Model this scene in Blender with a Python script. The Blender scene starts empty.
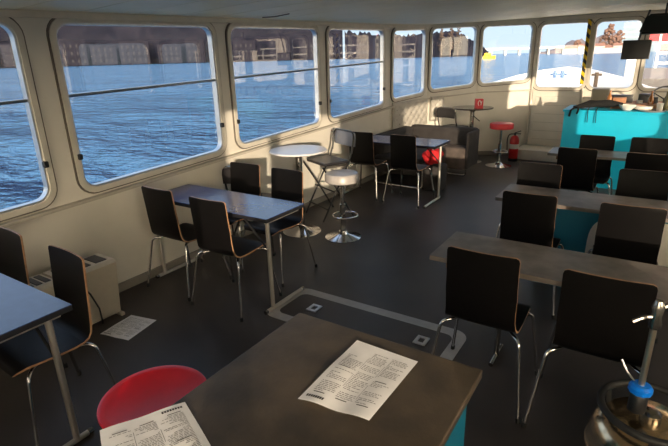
import bpy, bmesh, math, random
from mathutils import Vector, Matrix
random.seed(7)
scn = bpy.context.scene
COL = scn.collection
PI = math.pi

# ------------------------------------------------------------------ camera
cam = bpy.data.objects.new('camera', bpy.data.cameras.new('camera'))
COL.objects.link(cam)
cr = Vector((0.84032592, 0.5415021, -0.02505658))
cu = Vector((-0.15626892, 0.28624723, 0.94532669))
cw = Vector((-0.51906876, 0.79046695, -0.32516091))
cam.matrix_world = Matrix(((cr.x, cu.x, -cw.x, 0), (cr.y, cu.y, -cw.y, 0), (cr.z, cu.z, -cw.z, 1.8), (0, 0, 0, 1)))
cam.data.sensor_width = 36; cam.data.lens = 480.56 / 668 * 36
cam.data.clip_start = 0.05; cam.data.clip_end = 6000
scn.camera = cam
# ------------------------------------------------------------------ sky, sun, exposure
world = bpy.data.worlds.new('world'); scn.world = world; world.use_nodes = True
wn = world.node_tree; wn.nodes.clear()
def wnode(t, **k):
    n = wn.nodes.new(t)
    for a_, v in k.items(): setattr(n, a_, v)
    return n
wtc = wnode('ShaderNodeTexCoord'); wsx = wnode('ShaderNodeSeparateXYZ'); wn.links.new(wtc.outputs['Generated'], wsx.inputs[0])
ramp = wnode('ShaderNodeValToRGB'); wn.links.new(wsx.outputs[2], ramp.inputs[0])
els = ramp.color_ramp.elements
els[0].position = 0.0; els[0].color = (.37, .44, .49, 1); els[1].position = 1.0; els[1].color = (.26, .38, .62, 1)
e = els.new(.12); e.color = (.30, .41, .53, 1)
e = els.new(.35); e.color = (.39, .51, .68, 1)
dot = wnode('ShaderNodeVectorMath', operation='DOT_PRODUCT'); dot.inputs[1].default_value = (.595, -.795, .12)
wn.links.new(wtc.outputs['Generated'], dot.inputs[0])
mx0 = wnode('ShaderNodeMath', operation='MAXIMUM'); mx0.inputs[1].default_value = 0; wn.links.new(dot.outputs['Value'], mx0.inputs[0])
pw0 = wnode('ShaderNodeMath', operation='POWER'); pw0.inputs[1].default_value = 2.2; wn.links.new(mx0.outputs[0], pw0.inputs[0])
glow = wnode('ShaderNodeVectorMath', operation='SCALE'); glow.inputs[0].default_value = (7.6, 5.9, 3.7); wn.links.new(pw0.outputs[0], glow.inputs['Scale'])
addc = wnode('ShaderNodeVectorMath', operation='ADD'); wn.links.new(ramp.outputs[0], addc.inputs[0]); wn.links.new(glow.outputs[0], addc.inputs[1])
bg = wnode('ShaderNodeBackground'); bg.inputs[1].default_value = 1.05
wo = wnode('ShaderNodeOutputWorld')
wn.links.new(addc.outputs[0], bg.inputs[0]); wn.links.new(bg.outputs[0], wo.inputs[0])
sun = bpy.data.objects.new('sun', bpy.data.lights.new('sun', 'SUN')); COL.objects.link(sun)
SUN_DIR = Vector((-0.60, 0.80, -0.12))           # the way the light travels
sun.rotation_euler = SUN_DIR.to_track_quat('-Z', 'Y').to_euler()
sun.data.energy = 2.9; sun.data.angle = math.radians(0.6); sun.data.color = (1.0, 0.80, 0.58)
scn.view_settings.view_transform = 'Standard'; scn.view_settings.look = 'None'
scn.view_settings.gamma = 1; scn.view_settings.use_curve_mapping = False
scn.view_settings.exposure = 1.2

# ------------------------------------------------------------------ materials
def mat(name, col, rough=.5, metal=0, spec=.5, noise=0, nscale=20, bump=0, bscale=60, col2=None, coat=0, emit=0, stretch=None):
    m = bpy.data.materials.new(name); m.use_nodes = True; nt = m.node_tree
    b = nt.nodes['Principled BSDF']
    b.inputs['Base Color'].default_value = (*col, 1); b.inputs['Roughness'].default_value = rough
    b.inputs['Metallic'].default_value = metal; b.inputs['Specular IOR Level'].default_value = spec
    b.inputs['Coat Weight'].default_value = coat
    tc = nt.nodes.new('ShaderNodeTexCoord'); src = tc.outputs['Object']
    if stretch:
        mp = nt.nodes.new('ShaderNodeMapping'); mp.inputs['Scale'].default_value = stretch
        nt.links.new(src, mp.inputs[0]); src = mp.outputs[0]
    n = nt.nodes.new('ShaderNodeTexNoise'); n.inputs['Scale'].default_value = nscale; n.inputs['Detail'].default_value = 5
    nt.links.new(src, n.inputs['Vector'])
    r = nt.nodes.new('ShaderNodeValToRGB')
    c2 = col2 or tuple(c * (1 - max(noise, .04)) for c in col)
    r.color_ramp.elements[0].position = .35; r.color_ramp.elements[1].position = .65
    r.color_ramp.elements[0].color = (*c2, 1); r.color_ramp.elements[1].color = (*col, 1)
    nt.links.new(n.outputs[0], r.inputs[0]); nt.links.new(r.outputs[0], b.inputs['Base Color'])
    if bump:
        n2 = nt.nodes.new('ShaderNodeTexNoise'); n2.inputs['Scale'].default_value = bscale; n2.inputs['Detail'].default_value = 4
        nt.links.new(src, n2.inputs['Vector'])
        bp = nt.nodes.new('ShaderNodeBump'); bp.inputs['Strength'].default_value = bump; bp.inputs['Distance'].default_value = .01
        nt.links.new(n2.outputs[0], bp.inputs['Height']); nt.links.new(bp.outputs[0], b.inputs['Normal'])
    return m

M = {}
M['wall'] = mat('cream_paint', (.70, .66, .58), .45, noise=.08, nscale=3)
M['frame'] = mat('frame_paint', (.60, .56, .48), .4, noise=.12, nscale=6)
M['gasket'] = mat('gasket', (.13, .11, .09), .6)
M['alu'] = mat('aluminium', (.62, .62, .62), .35, 1, noise=.15, nscale=12)
M['chrome'] = mat('chrome', (.72, .70, .68), .14, 1)
M['warm_chrome'] = mat('warm_chrome', (.85, .74, .60), .3, 1)
M['bollard'] = mat('bollard_blue', (.12, .22, .42), .5)
M['satin'] = mat('satin_steel', (.66, .62, .56), .38, .85)
M['darkchrome'] = mat('dark_chrome', (.38, .36, .33), .25, 1)
M['floor'] = mat('floor', (.054, .045, .041), .42, spec=.35, col2=(.040, .034, .032), nscale=2.2, bump=.12, bscale=140)
M['skirt'] = mat('skirting', (.22, .20, .17), .5)
M['ledge'] = mat('ledge_paint', (.48, .44, .37), .45, noise=.1)
M['black_lam'] = mat('black_laminate', (.0045, .004, .0042), .42, spec=.13, noise=.2)
M['ply'] = mat('plywood_edge', (.42, .23, .12), .5, noise=.25, nscale=40)
M['rubber'] = mat('rubber', (.012, .012, .012), .6)
M['sky_sheen_lam'] = mat('dark_laminate_sky_tint', (.034, .068, .21), .22, spec=.7, noise=.1)  # dark laminate; the blue of the reflected sky is put into the base colour
M['tabledge'] = mat('table_edge', (.014, .014, .018), .4)
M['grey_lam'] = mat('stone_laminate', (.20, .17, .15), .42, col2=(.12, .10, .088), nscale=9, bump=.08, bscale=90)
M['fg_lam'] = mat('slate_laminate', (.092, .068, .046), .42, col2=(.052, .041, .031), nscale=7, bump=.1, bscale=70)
M['cream_edge'] = mat('grey_edge', (.22, .19, .16), .5)
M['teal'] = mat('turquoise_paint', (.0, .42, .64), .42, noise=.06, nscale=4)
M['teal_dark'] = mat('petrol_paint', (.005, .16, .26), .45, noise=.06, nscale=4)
M['white_vinyl'] = mat('white_vinyl', (.36, .335, .32), .35, noise=.05)
M['red_vinyl'] = mat('red_vinyl', (.62, .02, .025), .35, noise=.08)
M['red_plastic'] = mat('red_plastic', (.98, .010, .022), .3, noise=.02, spec=.4)
M['red_fabric'] = mat('red_fabric', (.55, .01, .015), .8, noise=.2)
M['white_top'] = mat('white_tabletop', (.68, .66, .68), .22, noise=.04)
M['black_vinyl'] = mat('black_vinyl', (.02, .018, .02), .35)
M['dark_glass'] = mat('dark_tabletop', (.07, .06, .05), .15, noise=.1)
M['paper'] = mat('paper', (.86, .84, .84), .7, noise=.05, nscale=25)
M['ink'] = mat('ink', (.20, .19, .19), .8)
M['ink_dark'] = mat('dark_ink', (.05, .045, .05), .8)
M['ext_red'] = mat('extinguisher_red', (.50, .012, .012), .3)
M['sofa_dark'] = mat('charcoal_fabric', (.036, .031, .030), .85, noise=.3, nscale=8, bump=.3)
M['sofa_brown'] = mat('taupe_fabric', (.11, .085, .072), .85, noise=.4, nscale=9, bump=.3)
M['tuft'] = mat('tufted_vinyl', (.46, .43, .38), .45, noise=.12, nscale=12)
M['heater'] = mat('heater_enamel', (.52, .46, .36), .4, noise=.05)
M['grille'] = mat('heater_grille', (.05, .045, .04), .5)
M['steel_keg'] = mat('keg_steel', (.85, .64, .40), .22, 1, noise=.2, nscale=14, bump=.15, bscale=40)
M['blue_plastic'] = mat('blue_plastic', (.0, .17, .75), .35)
M['yellow'] = mat('yellow_paint', (.80, .55, .0), .5)
M['black'] = mat('black_plastic', (.010, .010, .011), .4)
M['screen'] = mat('screen_black', (.006, .006, .007), .2)
M['white_paint'] = mat('white_paint', (.80, .78, .74), .4, noise=.04)
M['white_plastic'] = mat('white_plastic', (.70, .67, .60), .35)
M['carton'] = mat('carton', (.42, .20, .10), .7, noise=.2)
M['grey_box'] = mat('grey_box', (.22, .20, .15), .6)
M['cloth_black'] = mat('black_cloth', (.006, .006, .006), .9, noise=.3)
M['glass_thing'] = mat('frosted_grey', (.30, .30, .30), .15)
M['stain'] = mat('rust', (.22, .13, .07), .8, noise=.3)
M['bank'] = mat('bank_woods', (.013, .013, .021), .95, spec=0, col2=(.006, .007, .013), nscale=.06)
M['bare_tree'] = mat('bare_branches', (.055, .042, .038), .95, spec=0)
M['bank_stone'] = mat('quay_stone', (.012, .012, .018), .9, spec=0, noise=.3, nscale=.05)
M['build_dark'] = mat('dark_facade', (.015, .015, .023), .9, spec=0, noise=.3, nscale=.1)  # very dark facade colour with slight noise
M['build_win'] = mat('facade_window', (.026, .026, .032), .6, spec=0)
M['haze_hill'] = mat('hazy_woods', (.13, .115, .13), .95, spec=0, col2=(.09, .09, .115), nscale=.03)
M['autumn'] = mat('autumn_leaves', (.12, .075, .06), .95, spec=0, col2=(.12, .075, .065), nscale=.2)
M['bark'] = mat('bark', (.10, .07, .05), .9)
M['bldg_white'] = mat('white_render', (.30, .29, .29), .8, noise=.05, nscale=.1)
M['bldg_glass'] = mat('tower_glass', (.13, .19, .26), .3, noise=.2, nscale=.1)
M['roof_red'] = mat('roof_tile', (.14, .07, .055), .8)
M['concrete'] = mat('concrete', (.33, .34, .36), .8, noise=.1, nscale=.1)
M['shipwhite'] = mat('ship_white', (.80, .74, .66), .5, noise=.06, nscale=1)
M['shipgrey'] = mat('pontoon_grey', (.16, .15, .15), .7, noise=.2, nscale=1)
M['sign_red'] = mat('sign_red', (.60, .03, .04), .5)

def ceiling_mat():
    m = mat('ceiling_paint', (.96, .85, .58), .5, noise=.05, nscale=2); nt = m.node_tree; b = nt.nodes['Principled BSDF']
    tc = nt.nodes.new('ShaderNodeTexCoord'); sx = nt.nodes.new('ShaderNodeSeparateXYZ'); nt.links.new(tc.outputs['Object'], sx.inputs[0])
    a = nt.nodes.new('ShaderNodeMath'); a.operation = 'MULTIPLY'; a.inputs[1].default_value = 1 / .42; nt.links.new(sx.outputs[1], a.inputs[0])
    f = nt.nodes.new('ShaderNodeMath'); f.operation = 'FRACT'; nt.links.new(a.outputs[0], f.inputs[0])
    r = nt.nodes.new('ShaderNodeValToRGB'); r.color_ramp.elements[0].position = 0; r.color_ramp.elements[0].color = (0, 0, 0, 1)
    r.color_ramp.elements[1].position = .06; r.color_ramp.elements[1].color = (1, 1, 1, 1); nt.links.new(f.outputs[0], r.inputs[0])
    bp = nt.nodes.new('ShaderNodeBump'); bp.inputs['Strength'].default_value = .8; bp.inputs['Distance'].default_value = .02
    nt.links.new(r.outputs[0], bp.inputs['Height']); nt.links.new(bp.outputs[0], b.inputs['Normal'])
    return m
M['ceiling'] = ceiling_mat()

def stripe_mat():
    m = mat('hazard_stripes', (.8, .55, 0), .5); nt = m.node_tree; b = nt.nodes['Principled BSDF']
    tc = nt.nodes.new('ShaderNodeTexCoord'); sx = nt.nodes.new('ShaderNodeSeparateXYZ'); nt.links.new(tc.outputs['Object'], sx.inputs[0])
    ad = nt.nodes.new('ShaderNodeMath'); ad.operation = 'ADD'; nt.links.new(sx.outputs[0], ad.inputs[0]); nt.links.new(sx.outputs[2], ad.inputs[1])
    mu = nt.nodes.new('ShaderNodeMath'); mu.operation = 'MULTIPLY'; mu.inputs[1].default_value = 7.5; nt.links.new(ad.outputs[0], mu.inputs[0])
    fr = nt.nodes.new('ShaderNodeMath'); fr.operation = 'FRACT'; nt.links.new(mu.outputs[0], fr.inputs[0])
    gt = nt.nodes.new('ShaderNodeMath'); gt.operation = 'GREATER_THAN'; gt.inputs[1].default_value = .5; nt.links.new(fr.outputs[0], gt.inputs[0])
    mx = nt.nodes.new('ShaderNodeMix'); mx.data_type = 'RGBA'; mx.inputs[6].default_value = (.012, .012, .012, 1); mx.inputs[7].default_value = (.75, .5, 0, 1)
    nt.links.new(gt.outputs[0], mx.inputs[0]); nt.links.new(mx.outputs[2], b.inputs['Base Color'])
    return m
M['stripes'] = stripe_mat()

def glass_mat():
    m = bpy.data.materials.new('window_glass'); m.use_nodes = True; nt = m.node_tree; nt.nodes.clear()
    o = nt.nodes.new('ShaderNodeOutputMaterial'); t = nt.nodes.new('ShaderNodeBsdfTransparent'); g = nt.nodes.new('ShaderNodeBsdfGlossy')
    t.inputs[0].default_value = (.93, .95, .96, 1); g.inputs['Roughness'].default_value = .01
    lw = nt.nodes.new('ShaderNodeLayerWeight'); lw.inputs[0].default_value = .5
    pw = nt.nodes.new('ShaderNodeMath'); pw.operation = 'POWER'; pw.inputs[1].default_value = 5; nt.links.new(lw.outputs['Facing'], pw.inputs[0])
    ma = nt.nodes.new('ShaderNodeMath'); ma.operation = 'MULTIPLY_ADD'; ma.inputs[1].default_value = .85; ma.inputs[2].default_value = .08
    nt.links.new(pw.outputs[0], ma.inputs[0])
    mx = nt.nodes.new('ShaderNodeMixShader'); nt.links.new(ma.outputs[0], mx.inputs[0]); nt.links.new(t.outputs[0], mx.inputs[1]); nt.links.new(g.outputs[0], mx.inputs[2])
    nt.links.new(mx.outputs[0], o.inputs[0]); return m
M['glass'] = glass_mat()

def water_mat():
    m = bpy.data.materials.new('river_water'); m.use_nodes = True; nt = m.node_tree; b = nt.nodes['Principled BSDF']
    b.inputs['Base Color'].default_value = (.035, .105, .23, 1); b.inputs['Roughness'].default_value = .14; b.inputs['IOR'].default_value = 1.33
    tc = nt.nodes.new('ShaderNodeTexCoord')
    hs = []
    for sc, st, rot in ((.55, 1.1, .5), (1.9, .55, .9), (.13, 5.5, .3), (.03, 14.0, .3)):
        mp = nt.nodes.new('ShaderNodeMapping'); mp.inputs['Rotation'].default_value = (0, 0, rot); mp.inputs['Scale'].default_value = (1, 1.9, 1)
        nt.links.new(tc.outputs['Object'], mp.inputs[0])
        n = nt.nodes.new('ShaderNodeTexNoise'); n.inputs['Scale'].default_value = sc; n.inputs['Detail'].default_value = 4; n.inputs['Roughness'].default_value = .6
        nt.links.new(mp.outputs[0], n.inputs['Vector'])
        k = nt.nodes.new('ShaderNodeMath'); k.operation = 'MULTIPLY'; k.inputs[1].default_value = st; nt.links.new(n.outputs[0], k.inputs[0]); hs.append(k)
    a = nt.nodes.new('ShaderNodeMath'); nt.links.new(hs[0].outputs[0], a.inputs[0]); nt.links.new(hs[1].outputs[0], a.inputs[1])
    for h_ in hs[2:]:
        a2 = nt.nodes.new('ShaderNodeMath'); nt.links.new(a.outputs[0], a2.inputs[0]); nt.links.new(h_.outputs[0], a2.inputs[1]); a = a2
    bp = nt.nodes.new('ShaderNodeBump'); bp.inputs['Strength'].default_value = 1.0; bp.inputs['Distance'].default_value = .8
    nt.links.new(a2.outputs[0], bp.inputs['Height']); nt.links.new(bp.outputs[0], b.inputs['Normal'])
    return m
M['water'] = water_mat()

# ------------------------------------------------------------------ mesh helpers
def link(name, bm, mats, parent=None, smooth=False):
    bmesh.ops.recalc_face_normals(bm, faces=bm.faces)
    me = bpy.data.meshes.new(name); bm.to_mesh(me); bm.free()
    for m in (mats if isinstance(mats, (list, tuple)) else [mats]): me.materials.append(m)
    if smooth:
        for p in me.polygons: p.use_smooth = True
        try: me.set_sharp_from_angle(angle=math.radians(40))
        except Exception: pass
    o = bpy.data.objects.new(name, me); COL.objects.link(o)
    if parent: o.parent = parent
    return o
def tag(o, label, cat, group=None, kind=None):
    o['label'] = label; o['category'] = cat
    if group: o['group'] = group
    if kind: o['kind'] = kind
    return o
def thing(name, label, cat, loc=(0, 0, 0), rz=0, group=None):
    o = bpy.data.objects.new(name, None); COL.objects.link(o); o.location = loc; o.rotation_euler = (0, 0, rz); o.empty_display_size = .1
    return tag(o, label, cat, group)
def struct(o, label=None):
    o['kind'] = 'structure'
    if label: o['label'] = label
    return o
def dup(root, loc, rz, label=None, group=None):
    def cp(o, par):
        c = o.copy(); COL.objects.link(c); c.parent = par
        for ch in list(o.children): cp(ch, c)
        return c
    r = cp(root, None); r.location = loc; r.rotation_euler = (0, 0, rz)
    if label: r['label'] = label
    if group: r['group'] = group
    return r
def box(bm, c, s, bev=0, rz=0, seg=2):
    r = bmesh.ops.create_cube(bm, size=1); vs = r['verts']
    for v in vs: v.co = Vector((v.co.x * s[0], v.co.y * s[1], v.co.z * s[2]))
    if bev:
        es = list({e for v in vs for e in v.link_edges})
        rr = bmesh.ops.bevel(bm, geom=es, offset=bev, segments=seg, affect='EDGES', profile=.5)
        vs = list(set(rr['verts']) | {v for v in vs if v.is_valid})
    Mx = Matrix.Translation(c) @ Matrix.Rotation(rz, 4, 'Z')
    for v in vs: v.co = Mx @ v.co
    return vs
def fillet(pts, r, n=5):
    pts = [Vector(p) for p in pts]; out = [pts[0]]
    for i in range(1, len(pts) - 1):
        a, b, c = pts[i - 1], pts[i], pts[i + 1]
        d1 = (a - b); d2 = (c - b); rr = min(r, d1.length * .49, d2.length * .49)
        p1 = b + d1.normalized() * rr; p2 = b + d2.normalized() * rr
        for k in range(n + 1):
            t = k / n; out.append(p1 * (1 - t) ** 2 + b * 2 * t * (1 - t) + p2 * t * t)
    out.append(pts[-1]); return out
def tube(bm, pts, r, seg=10, fil=0, closed=False):
    pts = fillet(pts, fil) if fil else [Vector(p) for p in pts]
    rs = r if isinstance(r, (list, tuple)) else [r] * len(pts)
    rings = []; up = None; n = len(pts)
    for i, p in enumerate(pts):
        if closed: d = pts[(i + 1) % n] - pts[i - 1]
        else: d = pts[min(i + 1, n - 1)] - pts[max(i - 1, 0)]
        d.normalize()
        if up is None: up = d.orthogonal().normalized()
        up = (up - d * up.dot(d)).normalized(); s = d.cross(up)
        rings.append([bm.verts.new(p + (up * math.cos(2 * PI * k / seg) + s * math.sin(2 * PI * k / seg)) * rs[i]) for k in range(seg)])
    for i in range(n if closed else n - 1):
        A, B = rings[i], rings[(i + 1) % n]
        for k in range(seg): bm.faces.new((A[k], A[(k + 1) % seg], B[(k + 1) % seg], B[k]))
    if not closed: bm.faces.new(rings[0]); bm.faces.new(rings[-1])
def lathe(bm, prof, c=(0, 0, 0), seg=32):
    c = Vector(c); rings = []
    for r, z in prof:
        if r < 1e-5: rings.append([bm.verts.new(c + Vector((0, 0, z)))])
        else: rings.append([bm.verts.new(c + Vector((r * math.cos(2 * PI * k / seg), r * math.sin(2 * PI * k / seg), z))) for k in range(seg)])
    for A, B in zip(rings, rings[1:]):
        for k in range(seg):
            k2 = (k + 1) % seg
            if len(A) == 1 and len(B) == 1: continue
            if len(A) == 1: bm.faces.new((A[0], B[k], B[k2]))
            elif len(B) == 1: bm.faces.new((A[k], A[k2], B[0]))
            else: bm.faces.new((A[k], A[k2], B[k2], B[k]))
def prism(bm, poly, z0, z1):
    a = [bm.verts.new((p[0], p[1], z0 if not callable(z0) else z0(*p[:2]))) for p in poly]
    b = [bm.verts.new((p[0], p[1], z1 if not callable(z1) else z1(*p[:2]))) for p in poly]
    bm.faces.new(a); bm.faces.new(b); n = len(poly)
    for i in range(n): bm.faces.new((a[i], a[(i + 1) % n], b[(i + 1) % n], b[i]))
def B(): return bmesh.new()
def mk(name, m, parent, f, *a, smooth=False, **k):
    bm = B(); f(bm, *a, **k); return link(name, bm, m, parent, smooth)
def sheet(bm, prof, wid, th, crown=0, nu=10, xo=0):
    """bent ply: prof = [(y,z)...], wid(i) half width per station, th thickness; faces: mat 0, edge: mat 1"""
    n = len(prof); F = []; K = []
    for i, (y, z) in enumerate(prof):
        a = prof[max(i - 1, 0)]; b = prof[min(i + 1, n - 1)]
        t = Vector((0, b[0] - a[0], b[1] - a[1])).normalized(); nn = Vector((0, -t.z, t.y))
        fr = []; bk = []
        for k in range(nu + 1):
            u = -1 + 2 * k / nu; x = u * wid(i); off = crown(i) * (u * u) if callable(crown) else crown * u * u
            p = Vector((x, y, z)) + nn * off
            fr.append(bm.verts.new(p + nn * th / 2)); bk.append(bm.verts.new(p - nn * th / 2))
        F.append(fr); K.append(bk)
    for i in range(n - 1):
        for k in range(nu):
            bm.faces.new((F[i][k], F[i][k + 1], F[i + 1][k + 1], F[i + 1][k]))
            bm.faces.new((K[i][k], K[i + 1][k], K[i + 1][k + 1], K[i][k + 1]))
        for k in (0, nu):
            f = bm.faces.new((F[i][k], F[i + 1][k], K[i + 1][k], K[i][k])); f.material_index = 1
    for i in (0, n - 1):
        for k in range(nu):
            f = bm.faces.new((F[i][k], F[i][k + 1], K[i][k + 1], K[i][k])); f.material_index = 1

# ------------------------------------------------------------------ the hull: plan of the saloon
CX = -.8
def mir(p): return (2 * CX - p[0], p[1])
A_ = (-3.5, 7.0); B_ = (-3.32, 8.1); C_ = (-2.72, 8.95); D_ = (-1.88, 9.5)
S_ = (-3.5, -.05); S2 = (CX, -1.22); S3 = (1.9, -.05)
PLAN = [S_, A_, B_, C_, D_, mir(D_), mir(C_), mir(B_), mir(A_), S3, S2]
def zc(x, y): return 2.13 + .021 * (y - 1.6) + .08 * max(0, 1 - ((x - CX) / 2.7) ** 2)
struct(mk('floor', M['floor'], None, prism, PLAN, -.05, 0.0))
bm = B()                                            # cambered ceiling, thick
xs = [-3.62 + i * (5.64 / 16) for i in range(17)]; ys = [-1.4 + i * (11.1 / 12) for i in range(13)]
g = [[bm.verts.new((x, y, zc(x, y))) for x in xs] for y in ys]; g2 = [[bm.verts.new((x, y, zc(x, y) + .07)) for x in xs] for y in ys]
for j in range(12):
    for i in range(16):
        bm.faces.new((g[j][i], g[j][i + 1], g[j + 1][i + 1], g[j + 1][i])); bm.faces.new((g2[j][i], g2[j + 1][i], g2[j + 1][i + 1], g2[j][i + 1]))
for j in range(12):
    for i in (0, 16): bm.faces.new((g[j][i], g[j + 1][i], g2[j + 1][i], g2[j][i]))
for i in range(16):
    for j in (0, 12): bm.faces.new((g[j][i], g[j][i + 1], g2[j][i + 1], g2[j][i]))
struct(link('ceiling', bm, M['ceiling'], smooth=True))

def rrect(s0, s1, r, n=6, t0=0., t1=1.):
    """rounded rectangle in (s, t) with t in metres 0..1"""
    out = []
    for (cs, ct, a0) in ((s1 - r, t1 - r, 0), (s0 + r, t1 - r, PI / 2), (s0 + r, t0 + r, PI), (s1 - r, t0 + r, 1.5 * PI)):
        for k in range(n + 1):
            a = a0 + PI / 2 * k / n; out.append((cs + r * math.cos(a), ct + r * math.sin(a)))
    return out
WN = [0]
def window_wall(name, P, Q, wins, inward, zb=None, zt=None, th=.05, H0=0.0, solid=False, bars=(), latches=True):
    """wall from P to Q (plan); wins: (s0, s1); sheared in z by zb/zt(s)"""
    P = Vector(P); Q = Vector(Q); d = (Q - P); L = d.length; d.normalize(); nin = Vector((-d.y, d.x)) * inward
    def pos(s, t, off=0):                             # t: 0..1 = glass bottom..top ; <0 down to floor; >1 to the ceiling
        xy = P + d * s + nin * off
        b = zb(s); tt = zt(s)
        if t < 0: z = H0 + (b - H0) * (1 + t)
        elif t > 1: z = tt + (zc(xy.x, xy.y) + .03 - tt) * (t - 1)
        else: z = b + (tt - b) * t
        return Vector((xy.x, xy.y, z))
    bm = B(); loops = [[(0, -1), (L, -1), (L, 2), (0, 2)]]
    Hh = zt(0) - zb(0)
    for w in wins: loops.append([(s, max(0, min(1, t / Hh))) for s, t in rrect(w[0], w[1], .085, t1=Hh)])
    es = []
    vmap = []
    for lp in loops:
        vs = [bm.verts.new((s, t, 0)) for s, t in lp]
        for i in range(len(vs)): es.append(bm.edges.new((vs[i], vs[(i + 1) % len(vs)])))
    bmesh.ops.triangle_fill(bm, edges=es, use_beauty=True, use_dissolve=False)
    ex = bmesh.ops.extrude_face_region(bm, geom=list(bm.faces))
    nv = {v for v in ex['geom'] if isinstance(v, bmesh.types.BMVert)}
    for v in bm.verts: v.co = pos(v.co.x, v.co.y, -th if v in nv else 0)
    wall = struct(link(name, bm, M['wall']))
    for wi, w in enumerate(wins):
        WN[0] += 1; s0, s1 = w
        root = bpy.data.objects.new('window_%d' % WN[0], None); COL.objects.link(root); root['kind'] = 'structure'; root['label'] = 'window in the %s' % name.replace('_', ' ')
        def ring(a, b_, o0, o1, nm, m, ra=.10):
            bm = B()
            def lp(g): return [(s, t / Hh) for s, t in rrect(s0 - g, s1 + g, ra + g * .8, t0=-g, t1=Hh + g)]
            def pz(s, t, o):
                p = pos(s, max(0, min(1, t)), o)
                p.z += (t - max(0, min(1, t))) * Hh
                return p
            rows = [[bm.verts.new(pz(s, t, o)) for s, t in lp(g)] for g, o in ((a, o0), (a, o1), (b_, o1), (b_, o0))]
            n = len(rows[0])
            for q in range(4):
                for k in range(n): bm.faces.new((rows[q][k], rows[q][(k + 1) % n], rows[(q + 1) % 4][(k + 1) % n], rows[(q + 1) % 4][k]))
            return link(nm, bm, m, root, smooth=True)
        ring(.0, .040, -.005, .022, 'window_frame', M['frame'])
        ring(.038, .052, -.005, .012, 'gasket', M['gasket'])
        ring(-.014, .002, -.045, .010, 'inner_rim', M['alu'])
        bm = B(); vs = [bm.verts.new(pos(s, t / Hh, -.03)) for s, t in rrect(s0, s1, .085, t1=Hh)]; bm.faces.new(vs)
        link('pane', bm, M['glass'], root)
        if wi in bars:
            bm = B(); t = .585
            for s_a, s_b in ((s0 + .01, s1 - .01),):
                for o in (-.012, .008):
                    pass
                a = pos(s_a, t, -.012); b2 = pos(s_b, t, -.012)
                tube(bm, [a, b2], .013, 8)
            link('sliding_rail', bm, M['alu'], root, smooth=True)
        if latches:
            for s in (s0 - .0, s1 + .0):
                c = pos(s, .215, .02)
                mk('latch', M['black'], root, box, c, (.035, .035, .045), .008, rz=math.atan2(d.y, d.x))
    return wall, pos
zbL = lambda s: .91 + .044 * (s - .05 - 2); ztL = lambda s: 2.07 + .021 * (s - .05 - 2)   # s measured from y=-.05
off = .05
LW = [(.30, 1.72), (1.97, 3.42), (3.64, 5.11), (5.34, 6.84)]
LW = [(a, b) for a, b in LW]
window_wall('wall_left', S_, A_, LW, -1, lambda s: .91 + .040 * (s - .05 - 2), lambda s: 2.075 + .020 * (s - .05 - 2), bars=(0, 1, 2, 3))
lin = lambda a, b, L: (lambda s: a + (b - a) * s / L)
window_wall('wall_left_bow', A_, B_, [(.08, 1.0)], -1, lin(1.14, 1.20, 1.1), lin(2.17, 2.21, 1.1), latches=False)
window_wall('wall_bow_port', B_, C_, [(.05, .96)], -1, lin(1.22, 1.29, 1.04), lin(2.22, 2.26, 1.04), latches=False)
window_wall('wall_bow_left', C_, D_, [(.04, .92)], -1, lin(1.28, 1.34, 1.0), lin(2.25, 2.27, 1.0), latches=False)
wf, posf = window_wall('wall_front', D_, mir(D_), [(.04, .83), (.90, 1.56), (1.66, 2.12)], -1, lin(1.20, 1.20, 2), lin(2.26, 2.25, 2), latches=False)
Lr = 1.0
window_wall('wall_bow_right', mir(D_), mir(C_), [(.08, .92)], -1, lin(1.34, 1.28, 1.0), lin(2.27, 2.25, 1.0), latches=False)
window_wall('wall_bow_starboard', mir(C_), mir(B_), [(.06, .96)], -1, lin(1.29, 1.22, 1.0), lin(2.26, 2.22, 1.0), latches=False)
window_wall('wall_right_bow', mir(B_), mir(A_), [(.08, 1.0)], -1, lin(1.20, 1.14, 1.1), lin(2.21, 2.17, 1.1), latches=False)
window_wall('wall_right', mir(A_), S3, [(.2, 1.7), (1.95, 3.30), (5.35, 6.8)], -1, lambda s: .99 + .04 * (5 - s), lambda s: 2.10 + .02 * (5 - s))  # out of view; one window left out to keep sun off the bow wall
window_wall('wall_stern_sun_openings', S3, S2, [(.98, 1.80), (1.88, 2.32)], -1, lambda s: .965 if s < 1.84 else .80, lambda s: 2.02, latches=False)  # unseen stern openings, cut and sills set to aim sun at table and stool
window_wall('wall_stern_left', S2, S_, [(1.6, 2.6)], -1, lambda s: 1.02, lambda s: 2.02, latches=False)
def strip(name, pts, z0, z1, depth, m, inward=-1):
    """a band running along the plan at heights z0(i)..z1(i)"""
    bm = B(); n = len(pts); inner = []
    for i in range(n):
        a = Vector(pts[max(i - 1, 0)]); b = Vector(pts[min(i + 1, n - 1)]); d = (b - a).normalized(); nn = Vector((-d.y, d.x)) * inward
        inner.append(Vector(pts[i]) + nn * depth)
    rows = []
    for i in range(n):
        o = Vector(pts[i]); q = inner[i]
        rows.append([bm.verts.new((*o, z0[i])), bm.verts.new((*q, z0[i])), bm.verts.new((*q, z1[i])), bm.verts.new((*o, z1[i]))])
    for i in range(n - 1):
        for k in range(4): bm.faces.new((rows[i][k], rows[i][(k + 1) % 4], rows[i + 1][(k + 1) % 4], rows[i + 1][k]))
    bm.faces.new(rows[0]); bm.faces.new(rows[-1])
    return struct(link(name, bm, m))
lp = [S_, (-3.5, 2), A_, B_, C_, D_]
zl = [.77, .845, 1.045, 1.10, 1.155, 1.17]
strip('trim_1', lp, [z - .022 for z in zl], zl, .055, M['ledge'])
strip('baseboard_left', [S_, A_, B_, C_, D_], [0] * 5, [.07] * 5, .022, M['skirt'])
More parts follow.
